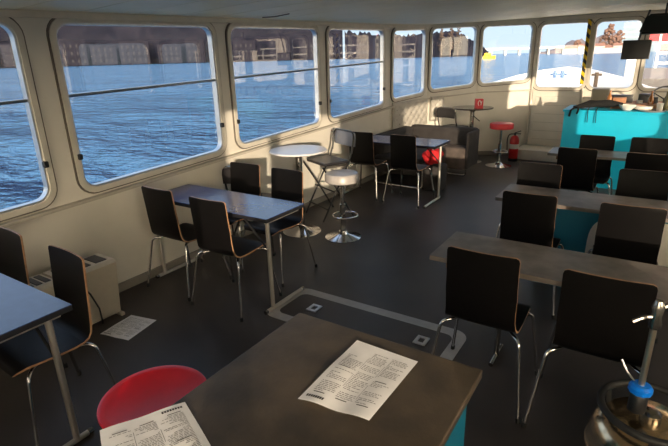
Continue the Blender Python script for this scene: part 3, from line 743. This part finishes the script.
# folding chairs
def folding_chair(loc, deg, seat_z, back_z, label, hi=False, back_m='black_vinyl', w=.20):
    t = thing('folding_chair', label, 'chair', loc, math.radians(deg), group='black folding chairs')
    sd = .17
    mk('seat', M['black_vinyl'], t, box, (0, .0, seat_z), (w * 2 - .03, sd * 2, .035), .014)
    for s in (-1, 1):
        bm = B(); tube(bm, [(s * w, -.20, 0.0), (s * w * .98, .02, seat_z * .55), (s * w, .2, seat_z - .02)], .0105, 8); link('rear_leg', bm, M['black'], t, smooth=True)
        bm = B(); tube(bm, [(s * w * .93, .21, 0.0), (s * w * .93, -.16, seat_z), (s * w * .93, -.20, back_z - .22)], .0105, 8); link('front_leg', bm, M['black'], t, smooth=True)
    bm = B(); tube(bm, [(-w * .93, -.20, back_z - .24), (-w * .93, -.235, back_z), (w * .93, -.235, back_z), (w * .93, -.20, back_z - .24)], .0115, 8, fil=.07); link('back_frame', bm, M['darkchrome'] if back_m == 'black_vinyl' else M['black'], t, smooth=True)
    prof = [(-.222 - .0, back_z - .165), (-.226, back_z - .12), (-.230, back_z - .07), (-.234, back_z - .02), (-.235, back_z - .008)]
    bm = B(); sheet(bm, prof, lambda i: w * .93 - .004 - (.03 if i == 4 else (.012 if i == 3 else 0)), .022, crown=.02); link('backrest', bm, [M[back_m], M[back_m]], t, smooth=True)
    for zz in (.14,) + ((.34,) if hi else ()):
        mk('crossbar', M['black'], t, lambda bm: (tube(bm, [(-w * .95, .21 - zz * .45, zz), (w * .95, .21 - zz * .45, zz)], .009, 8)), smooth=True)
    return t
M['steel_blue'] = mat('grey_blue_plastic', (.13, .14, .17), .35)
folding_chair((-3.10, 4.62, 0), 155, .66, .99, 'tall folding chair with grey backrest between white round table and window wall', hi=True, back_m='steel_blue', w=.225)
folding_chair((-3.28, 3.52, 0), 12, .46, .83, 'black folding chair tucked beside the wall in front of the white round table')
folding_chair((-2.83, 8.17, 0), -18, .62, .96, 'black folding chair beside the dark round table in the bow corner', hi=True)

# ------------------------------------------------------------------ corner sofa, wall cushions
t = thing('corner_sofa', 'charcoal and brown corner sofa on a chrome skid frame behind the farthest window table', 'sofa', (0, 0, 0))
mk('wall_seat', M['sofa_dark'], t, box, (-2.97, 6.85, .30), (.76, 1.3, .26), .05, seg=3, smooth=True)
mk('end_seat', M['sofa_brown'], t, box, (-2.60, 7.36, .27), (.66, .34, .34), .05, seg=3, smooth=True)
mk('wall_backrest', M['sofa_dark'], t, box, (-3.33, 6.85, .50), (.18, 1.1, .42), .05, seg=3, smooth=True)
mk('end_backrest', M['sofa_dark'], t, box, (-2.82, 7.62, .45), (1.14, .2, .50), .05, seg=3, smooth=True)
mk('armrest', M['sofa_dark'], t, box, (-2.265, 7.44, .40), (.05, .52, .56), .022, seg=3, smooth=True)
def skid(pts):
    bm = B(); tube(bm, pts, .014, 10, fil=.05); link('skid_leg', bm, M['chrome'], t, smooth=True)
skid([(-3.33, 6.22, .2), (-3.33, 6.22, .016), (-2.56, 6.18, .016), (-2.56, 6.18, .34)])
skid([(-2.28, 7.22, .26), (-2.28, 7.22, .016), (-2.80, 7.26, .016), (-2.80, 7.30, .2)])
def tufted(P, Q, z0, z1, label):
    P = Vector(P); Q = Vector(Q); d = Q - P; L = d.length; d.normalize(); nn = Vector((d.y, -d.x))
    NU, NV = 36, 20; bm = B(); rows = []
    def bulge(s, z):
        # diamonds about .15 m
        a = (s / .17 + z / .15) * PI / 1; b = (s / .17 - z / .15) * PI / 1
        return .028 * (abs(math.sin(a / 1)) * abs(math.sin(b / 1))) ** .45
    for j in range(NV + 1):
        z = z0 + (z1 - z0) * j / NV
        rows.append([bm.verts.new((*(P + d * (L * i / NU) + nn * (.03 + (bulge(L * i / NU, z) if 0 < i < NU and 0 < j < NV else 0))), z)) for i in range(NU + 1)])
    for j in range(NV):
        for i in range(NU): bm.faces.new((rows[j][i], rows[j][i + 1], rows[j + 1][i + 1], rows[j + 1][i]))
    bk = [bm.verts.new((*(P + d * s), z)) for s, z in ((0, z0), (L, z0), (L, z1), (0, z1))]
    bm.faces.new(bk)
    for side, e in (([rows[0][i] for i in range(NU + 1)], (bk[0], bk[1])), ([rows[NV][i] for i in range(NU + 1)], (bk[3], bk[2])), ([rows[j][0] for j in range(NV + 1)], (bk[0], bk[3])), ([rows[j][NU] for j in range(NV + 1)], (bk[1], bk[2]))):
        bm.faces.new([e[0]] + side + [e[1]])
    o = link('tufted_wall_cushion', bm, M['tuft'], smooth=True); tag(o, label, 'cushion')
    bm = B()
    for i in range(-2, 30):
        for j in range(-2, 30):
            s = i * .085; z = j * .075
            if (i + j) % 2 == 0 and .05 < s < L - .05 and z0 + .05 < z < z1 - .05:
                c = P + d * s + nn * .034; g = bmesh.ops.create_icosphere(bm, subdivisions=1, radius=.010, matrix=Matrix.Translation((c.x, c.y, z)))
    link('button', bm, M['black'], o)['kind'] = 'stuff'
tufted((-3.475, 7.06), (-3.315, 8.07), .66, 1.10, 'white button-tufted cushion on the wall above the corner sofa')
tufted((-3.27, 8.13), (-3.12, 8.34), .70, 1.12, 'narrow white button-tufted cushion behind the far folding chair')
# red jacket/cushion on the far window chair
bm = B(); g = bmesh.ops.create_icosphere(bm, subdivisions=3, radius=1)
for v in g['verts']:
    k = 1 + .14 * math.sin(v.co.x * 6 + v.co.z * 4) + .08 * math.sin(v.co.y * 9)
    v.co = Vector((v.co.x * .19 * k, v.co.y * .13 * k, max(-.9, v.co.z) * .14 * k))
rj = link('red_cushion', bm, M['red_fabric'], smooth=True); rj.scale = (.72, .8, .85); rj.location = (-2.46, 6.30, .47); tag(rj, 'crumpled bright red cushion behind the farthest window table', 'cushion')
bm = B(); box(bm, (0, 0, .18), (.34, .26, .36), .03); po = link('pouf', bm, M['sofa_dark'], smooth=True); po.location = (-2.46, 6.32, 0); tag(po, 'low dark pouf under the red cushion behind the farthest window table', 'pouf')

# ------------------------------------------------------------------ heaters
def heater(y, label, cord=True):
    t = thing('convector_heater', label, 'heater', (-3.24, y, 0))
    bm = B(); prof = [(-.10, .02), (-.10, .45), (-.085, .462), (.12, .462), (.142, .44), (.085, .02)]
    a = [bm.verts.new((x, -.20, z)) for x, z in prof]; b = [bm.verts.new((x, .20, z)) for x, z in prof]
    bm.faces.new(a); bm.faces.new(b)
    for i in range(6): bm.faces.new((a[i], a[(i + 1) % 6], b[(i + 1) % 6], b[i]))
    link('casing', bm, M['heater'], t)
    for k in range(3): mk('grille', M['grille'], t, box, (.02, -.12 + k * .12, .464), (.15, .085, .008), .002)
    mk('foot', M['heater'], t, box, (.03, .19, .012), (.20, .03, .024), .004); mk('foot', M['heater'], t, box, (.03, -.19, .012), (.20, .03, .024), .004)
    if not cord: t.scale = (1, .45, 1)
    if cord: mk('power_cord', M['black'], t, lambda bm: tube(bm, [(.13, -.17, .46), (.155, -.10, .40), (.145, -.03, .28), (.13, .02, .14), (.12, .03, .01)], .006, 8), smooth=True)
heater(1.62, 'cream convector heater with slotted grille standing by the left wall near the dropped sheet')
h2 = heater(1.31, 'cream convector heater mostly hidden behind the nearest window table', cord=False)

# ------------------------------------------------------------------ floor hatch
bm = B(); pth = [(s, t_) for s, t_ in rrect(-2.22, -.80, .10, 6, 2.36, 2.87)]; pin = [(s, t_) for s, t_ in rrect(-2.14, -.88, .06, 6, 2.44, 2.785)]
n = len(pth)
ro = [[bm.verts.new((x, y, z)) for x, y in q] for q, z in ((pth, 0.0), (pth, .004), (pin, .004), (pin, 0))]
for q in range(3):
    for k in range(n): bm.faces.new((ro[q][k], ro[q][(k + 1) % n], ro[q + 1][(k + 1) % n], ro[q + 1][k]))
h = bpy.data.objects.new('floor_hatch', None); COL.objects.link(h); tag(h, 'aluminium framed hatch set in the dark floor behind the slate table', 'hatch')
M['hatch_alu'] = mat('hatch_aluminium', (.42, .41, .41), .5, .25, noise=.1)
link('hatch_frame', bm, M['hatch_alu'], h)
mk('hatch_lid', M['floor'], h, lambda bm: prism(bm, pin, .0005, .003))
for x, y in ((-1.92, 2.62), (-1.05, 2.62)):
    bm = B(); ro = [[bm.verts.new((x + a_ * sx, y + b_ * sy, z)) for sx, sy in ((-1, -1), (1, -1), (1, 1), (-1, 1))] for a_, b_, z in ((.042, .05, .003), (.042, .05, .010), (.020, .026, .010), (.020, .026, .003))]
    for q in range(3):
        for k in range(4): bm.faces.new((ro[q][k], ro[q][(k + 1) % 4], ro[q + 1][(k + 1) % 4], ro[q + 1][k]))
    link('lift_handle', bm, M['alu'], h)

# ------------------------------------------------------------------ fire extinguisher
t = thing('fire_extinguisher', 'red fire extinguisher standing by the step at the bow door', 'extinguisher', (-1.93, 8.74, 0))
mk('cylinder', M['ext_red'], t, lathe, [(0, .01), (.072, .01), (.078, .03), (.078, .37), (.06, .42), (.03, .445), (0, .445)], seg=24, smooth=True)
mk('skirt', M['black'], t, lathe, [(0, 0), (.080, 0), (.080, .05), (0, .05)], seg=24)
mk('label', M['white_plastic'], t, lathe, [(.0785, .22), (.0795, .22), (.0795, .30), (.0785, .30)], seg=24)
bm = B(); tube(bm, [(0, 0, .44), (0, 0, .49)], .018, 10); tube(bm, [(0, 0, .49), (.10, -.02, .53)], .009, 8); tube(bm, [(0, 0, .475), (.10, -.02, .48)], .008, 8); link('valve_handle', bm, M['black'], t, smooth=True)
bm = B(); tube(bm, [(0, -.01, .47), (-.09, -.03, .47), (-.115, -.04, .38), (-.10, -.04, .16)], .009, 8, fil=.05); link('hose', bm, M['black'], t, smooth=True)

# ------------------------------------------------------------------ bar
t = thing('bar_counter', 'turquoise bar counter at the bow end of the saloon', 'counter', (.29, 7.75, 0))
mk('front_panel', M['teal'], t, box, (0, -.33, .51), (2.6, .03, 1.02), .004)
mk('side_panel', M['teal'], t, box, (-1.285, 0, .51), (.03, .63, 1.02), .004)
mk('countertop', M['teal'], t, box, (0, 0, 1.032), (2.64, .72, .028), .004)
mk('rear_shelf', M['stain'], t, box, (0, .05, .5), (2.5, .5, .03), .003)
BT = 1.048
t = bpy.data.objects.new('helm_shelf', None); COL.objects.link(t); t.location = (-.3, 8.75, 0); tag(t, 'wooden helm shelf below the front windows behind the bar', 'shelf')
mk('shelf_board', M['carton'], t, box, (.28, 0, 1.02), (1.75, .72, .04), .005)
mk('shelf_body', M['sofa_brown'], t, box, (.28, .05, .5), (1.65, .6, .98), .01)
# items on the bar
bm = B()
for k in range(9):
    u = k / 8; tube(bm, [(-.92 + u * .07, 7.50 + .02 * k, BT + .02), (-.75 + .05 * u, 7.52 + .02 * k, BT + .05 + .035 * math.sin(u * PI)), (-.52, 7.56 + .012 * k, BT + .07 + .02 * math.sin(k)), (-.34, 7.60 + .01 * k, BT + .06)], [.020, .032, .034, .022], 8)
tube(bm, [(-.90, 7.50, BT + .02), (-.93, 7.38, BT - .01), (-.94, 7.365, BT - .09)], .014, 8); tube(bm, [(-.86, 7.52, BT + .03), (-.84, 7.39, BT), (-.85, 7.365, BT - .05)], .012, 8)
for x in (-.72, -.62): tube(bm, [(x, 7.5, BT + .02), (x, 7.38, BT + .01), (x + .01, 7.365, BT - .16)], .006, 6)
tag(link('leather_bag', bm, M['cloth_black'], smooth=True), 'black bag with straps draped over the left end of the turquoise bar', 'bag')
def item(name, m, x, y, z, f, label, cat, group=None, **k):
    bm = B(); f(bm); o = link(name, bm, m, None, True); o.location = (x, y, z); tag(o, label, cat, group); return o
bx = lambda s, b=.006, rz=0: (lambda bm: box(bm, (0, 0, s[2] / 2), s, b, rz=rz))
item('storage_box', M['grey_box'], -.71, 8.75, 1.04, bx((.24, .2, .20)), 'grey green box standing behind the black bag at the bow window', 'box')
item('speaker_box', M['black'], -.43, 8.80, 1.04, bx((.32, .16, .11)), 'long black box on the helm shelf beside the grey green box', 'box')
item('radio', M['black'], -.10, 8.82, 1.04, bx((.20, .16, .13)), 'squarish black box on the helm shelf below the hanging screen', 'box')
item('cutlery_tray', M['carton'], -.18, 7.78, BT, bx((.60, .22, .06)), 'orange brown tray on the middle of the turquoise bar', 'tray')
item('napkin_box', M['carton'], -.40, 7.95, BT, bx((.16, .12, .13)), 'orange brown box behind the tray on the turquoise bar', 'box')
bowl = lambda r, h: (lambda bm: lathe(bm, [(0, 0), (r * .5, 0), (r * .9, h * .6), (r, h), (r - .008, h), (r * .8, h * .55), (0, .012)], seg=24))
item('white_bowl', M['white_plastic'], -.28, 7.55, BT, bowl(.10, .07), 'white bowl at the front edge of the turquoise bar', 'bowl')
item('plate_stack', M['white_plastic'], -.10, 7.60, BT, lambda bm: lathe(bm, [(0, 0), (.06, 0), (.11, .02), (.11, .055), (.09, .05), (0, .045)], seg=24), 'short stack of white plates beside the bowl on the bar', 'plates')
item('serving_tray', M['glass_thing'], .0, 7.50, BT, lambda bm: lathe(bm, [(0, 0), (.15, 0), (.17, .02), (.165, .02), (.148, .006), (0, .006)], seg=28), 'flat grey round tray lying on the bar below the screen', 'tray')
item('paper_cup', M['white_plastic'], .08, 7.53, BT, lambda bm: lathe(bm, [(0, 0), (.03, 0), (.04, .10), (.037, .10), (.028, .004), (0, .004)], seg=20), 'white paper cup near the right end of the visible bar', 'cup')
bot = [(0, 0), (.032, 0), (.034, .02), (.034, .13), (.014, .18), (.013, .23), (0, .23)]
M['bottle'] = mat('olive_glass', (.16, .14, .06), .15); M['amber'] = mat('amber_glass', (.30, .12, .03), .15)
for i, (x, y, m, lb) in enumerate(((.15, 7.60, 'bottle', 'olive bottle nearest the white cup on the bar'), (.20, 7.66, 'amber', 'amber bottle at the right edge of the picture on the bar'), (.14, 7.76, 'bottle', 'olive bottle standing behind the two front bottles on the bar'), (-.03, 7.82, 'amber', 'amber bottle behind the orange brown tray on the bar'), (-.52, 7.86, 'amber', 'amber bottle behind the black bag on the bar'))):
    item('bottle', M[m], x, y, BT, lambda bm: lathe(bm, bot, seg=16), lb, 'bottle', 'bottles on the bar')
item('black_pouch', M['cloth_black'], -.62, 7.86, BT, lambda bm: lathe(bm, [(0, 0), (.07, 0), (.085, .03), (.07, .07), (.03, .085), (0, .085)], seg=16), 'black pouch behind the draped bag on the bar', 'pouch')
item('wooden_board', M['carton'], .17, 7.90, BT, bx((.34, .20, .03)), 'orange brown board at the right of the bar behind the bottles', 'board')
item('coffee_jug', M['black'], .0, 7.98, BT, lambda bm: lathe(bm, [(0, 0), (.05, 0), (.06, .05), (.045, .11), (.05, .14), (0, .14)], seg=20), 'small black jug behind the plates on the bar', 'jug')
item('white_mug', M['white_plastic'], -.16, 8.0, BT, lambda bm: lathe(bm, [(0, 0), (.035, 0), (.038, .09), (.034, .09), (.032, .01), (0, .01)], seg=20), 'white mug behind the plate stack on the bar', 'mug')
item('steering_wheel', M['black'], .12, 8.55, 1.12, lambda bm: (tube(bm, [(.17 * math.cos(a), .05 * math.sin(a), .17 * math.sin(a)) for a in [2 * PI * k / 28 for k in range(28)]], .012, 8, closed=True), [tube(bm, [(0, 0, 0), (.17 * math.cos(a), .05 * math.sin(a), .17 * math.sin(a))], .009, 6) for a in (.5, 2.6, 4.7)]), 'black steering wheel at the helm behind the bar', 'wheel')

# hanging screen and black hood
t = thing('hanging_screen', 'small black screen hung from the ceiling before the front window', 'screen', (-.325, 8.5, 0))
mk('display', M['screen'], t, box, (0, 0, 1.80), (.345, .035, .25), .005); mk('bezel', M['black'], t, box, (0, .012, 1.80), (.355, .03, .262), .006)
bm = B(); tube(bm, [(.0, .03, 1.85), (.03, .03, 2.05), (.09, 0, 2.32)], .014, 8); link('mount_arm', bm, M['black'], t, smooth=True)
t = thing('hood_lamp', 'large black hood hanging from the ceiling at the upper right above the screen', 'hood', (.06, 7.6, .05))
bm = B(); lo = [(-.35, -.25, 1.93), (.55, -.25, 1.93), (.55, .25, 1.93), (-.35, .25, 1.93)]; up = [(-.29, -.17, 2.16), (.45, -.17, 2.16), (.45, .17, 2.16), (-.29, .17, 2.16)]
a = [bm.verts.new(v) for v in lo]; b = [bm.verts.new(v) for v in up]; bm.faces.new(a); bm.faces.new(b)
for i in range(4): bm.faces.new((a[i], a[(i + 1) % 4], b[(i + 1) % 4], b[i]))
bmesh.ops.bevel(bm, geom=list(bm.edges), offset=.03, segments=3, affect='EDGES'); link('hood', bm, M['black'], t, smooth=True)
for hx_ in (-.1, .35): mk('hanger', M['black'], t, tube, [(hx_, 0, 2.15), (hx_, 0, 2.34)], .012, 8, smooth=True)

# ------------------------------------------------------------------ white rounded board under the middle long table
bm = B(); N = 48; rows = []
for r_, y_ in ((0, -.012), (.93, -.012), (1.0, -.004), (1.0, .008), (0, .010)):
    if r_ == 0: rows.append([bm.verts.new((0, y_, .335))]); continue
    ring_ = []
    for k in range(N):
        a_ = 2 * PI * k / N; c_, s_ = math.cos(a_), math.sin(a_)
        ring_.append(bm.verts.new((math.copysign(abs(c_) ** .5, c_) * .35 * r_, y_, .335 + math.copysign(abs(s_) ** .5, s_) * .32 * r_)))
    rows.append(ring_)
for A, C in zip(rows, rows[1:]):
    for k in range(N):
        k2 = (k + 1) % N
        if len(A) == 1: bm.faces.new((A[0], C[k], C[k2]))
        elif len(C) == 1: bm.faces.new((A[k], A[k2], C[0]))
        else: bm.faces.new((A[k], A[k2], C[k2], C[k]))
o = link('round_board', bm, M['white_plastic'], smooth=True); o.location = (.09, 3.872, 0)
tag(o, 'white rounded board leaning upright under the middle long table', 'board')

# ------------------------------------------------------------------ beer keg with pump
t = thing('beer_keg', 'steel beer keg with a black rubber rim in the lower right corner', 'keg', (.175, 1.855, 0))
mk('body', M['steel_keg'], t, lathe, [(0, .02), (.15, .02), (.185, .05), (.195, .10), (.195, .18), (.202, .19), (.195, .20), (.195, .33), (.202, .34), (.195, .35), (.192, .40), (.178, .445), (.14, .478), (.05, .49), (0, .49)], seg=48, smooth=True)
mk('base_rim', M['rubber'], t, lathe, [(.14, 0), (.185, 0), (.19, .05), (.17, .05), (.14, .02)], seg=48, smooth=True)
bm = B()
for z, r in ((.525, .168),):
    tube(bm, [(r * math.cos(a), r * math.sin(a), z) for a in [2 * PI * k / 48 for k in range(48)]], .014, 10, closed=True)
for k in range(3):
    a = 2 * PI * k / 3 + .6; tube(bm, [(.155 * math.cos(a), .155 * math.sin(a), .44), (.167 * math.cos(a), .167 * math.sin(a), .52)], .016, 8)
link('top_rim', bm, M['rubber'], t, smooth=True)
mk('valve', M['darkchrome'], t, lathe, [(0, .49), (.035, .49), (.035, .52), (.02, .53), (0, .53)], seg=20, smooth=True)
t = thing('keg_pump', 'chrome keg tap with a blue collar and long shaft on the keg', 'tap', (.125, 1.83, 0))
mk('coupler', M['black'], t, lathe, [(0, .53), (.030, .53), (.030, .60), (.022, .61), (0, .61)], seg=16, smooth=True)
mk('blue_collar', M['blue_plastic'], t, lathe, [(0, .605), (.030, .605), (.040, .613), (.040, .632), (.030, .642), (0, .642)], seg=10, smooth=True)
mk('shaft', M['warm_chrome'], t, lathe, [(0, .64), (.011, .64), (.011, .90), (0, .90)], seg=16, smooth=True)
mk('tap_head', M['darkchrome'], t, lathe, [(0, .88), (.020, .88), (.024, .90), (.018, .93), (.022, .96), (.012, .985), (0, .985)], seg=16, smooth=True)
bm = B(); tube(bm, [(0, 0, .92), (-.03, -.02, .925), (-.065, -.03, .90)], .008, 8, fil=.02); tube(bm, [(0, 0, .95), (.06, .02, .99), (.09, .03, .97)], .009, 8, fil=.02); link('spout', bm, M['darkchrome'], t, smooth=True)
bm = B(); tube(bm, [(0, 0, .62), (-.05, .03, .66), (-.075, .04, .70)], .005, 8); link('release_lever', bm, M['chrome'], t, smooth=True)
bm = B(); tube(bm, [(.09, .03, .97), (.14, .10, .75), (.15, .10, .45), (.30, .0, .2)], .009, 8, fil=.1); link('beer_hose', bm, M['glass_thing'], t, smooth=True)
# grey cabinet at the right edge behind the keg
t = thing('drinks_cooler', 'blue grey cooler cabinet at the right edge behind the keg', 'cooler', (.52, 2.08, 0))
mk('body', M['steel_blue'], t, box, (0, 0, .32), (.36, .20, .62), .01); mk('door', M['steel_blue'], t, box, (0, -.11, .32), (.32, .018, .56), .006)
mk('handle', M['chrome'], t, lambda bm: tube(bm, [(-.12, -.12, .40), (-.12, -.14, .40), (-.12, -.14, .55), (-.12, -.12, .55)], .006, 8, fil=.01), smooth=True)
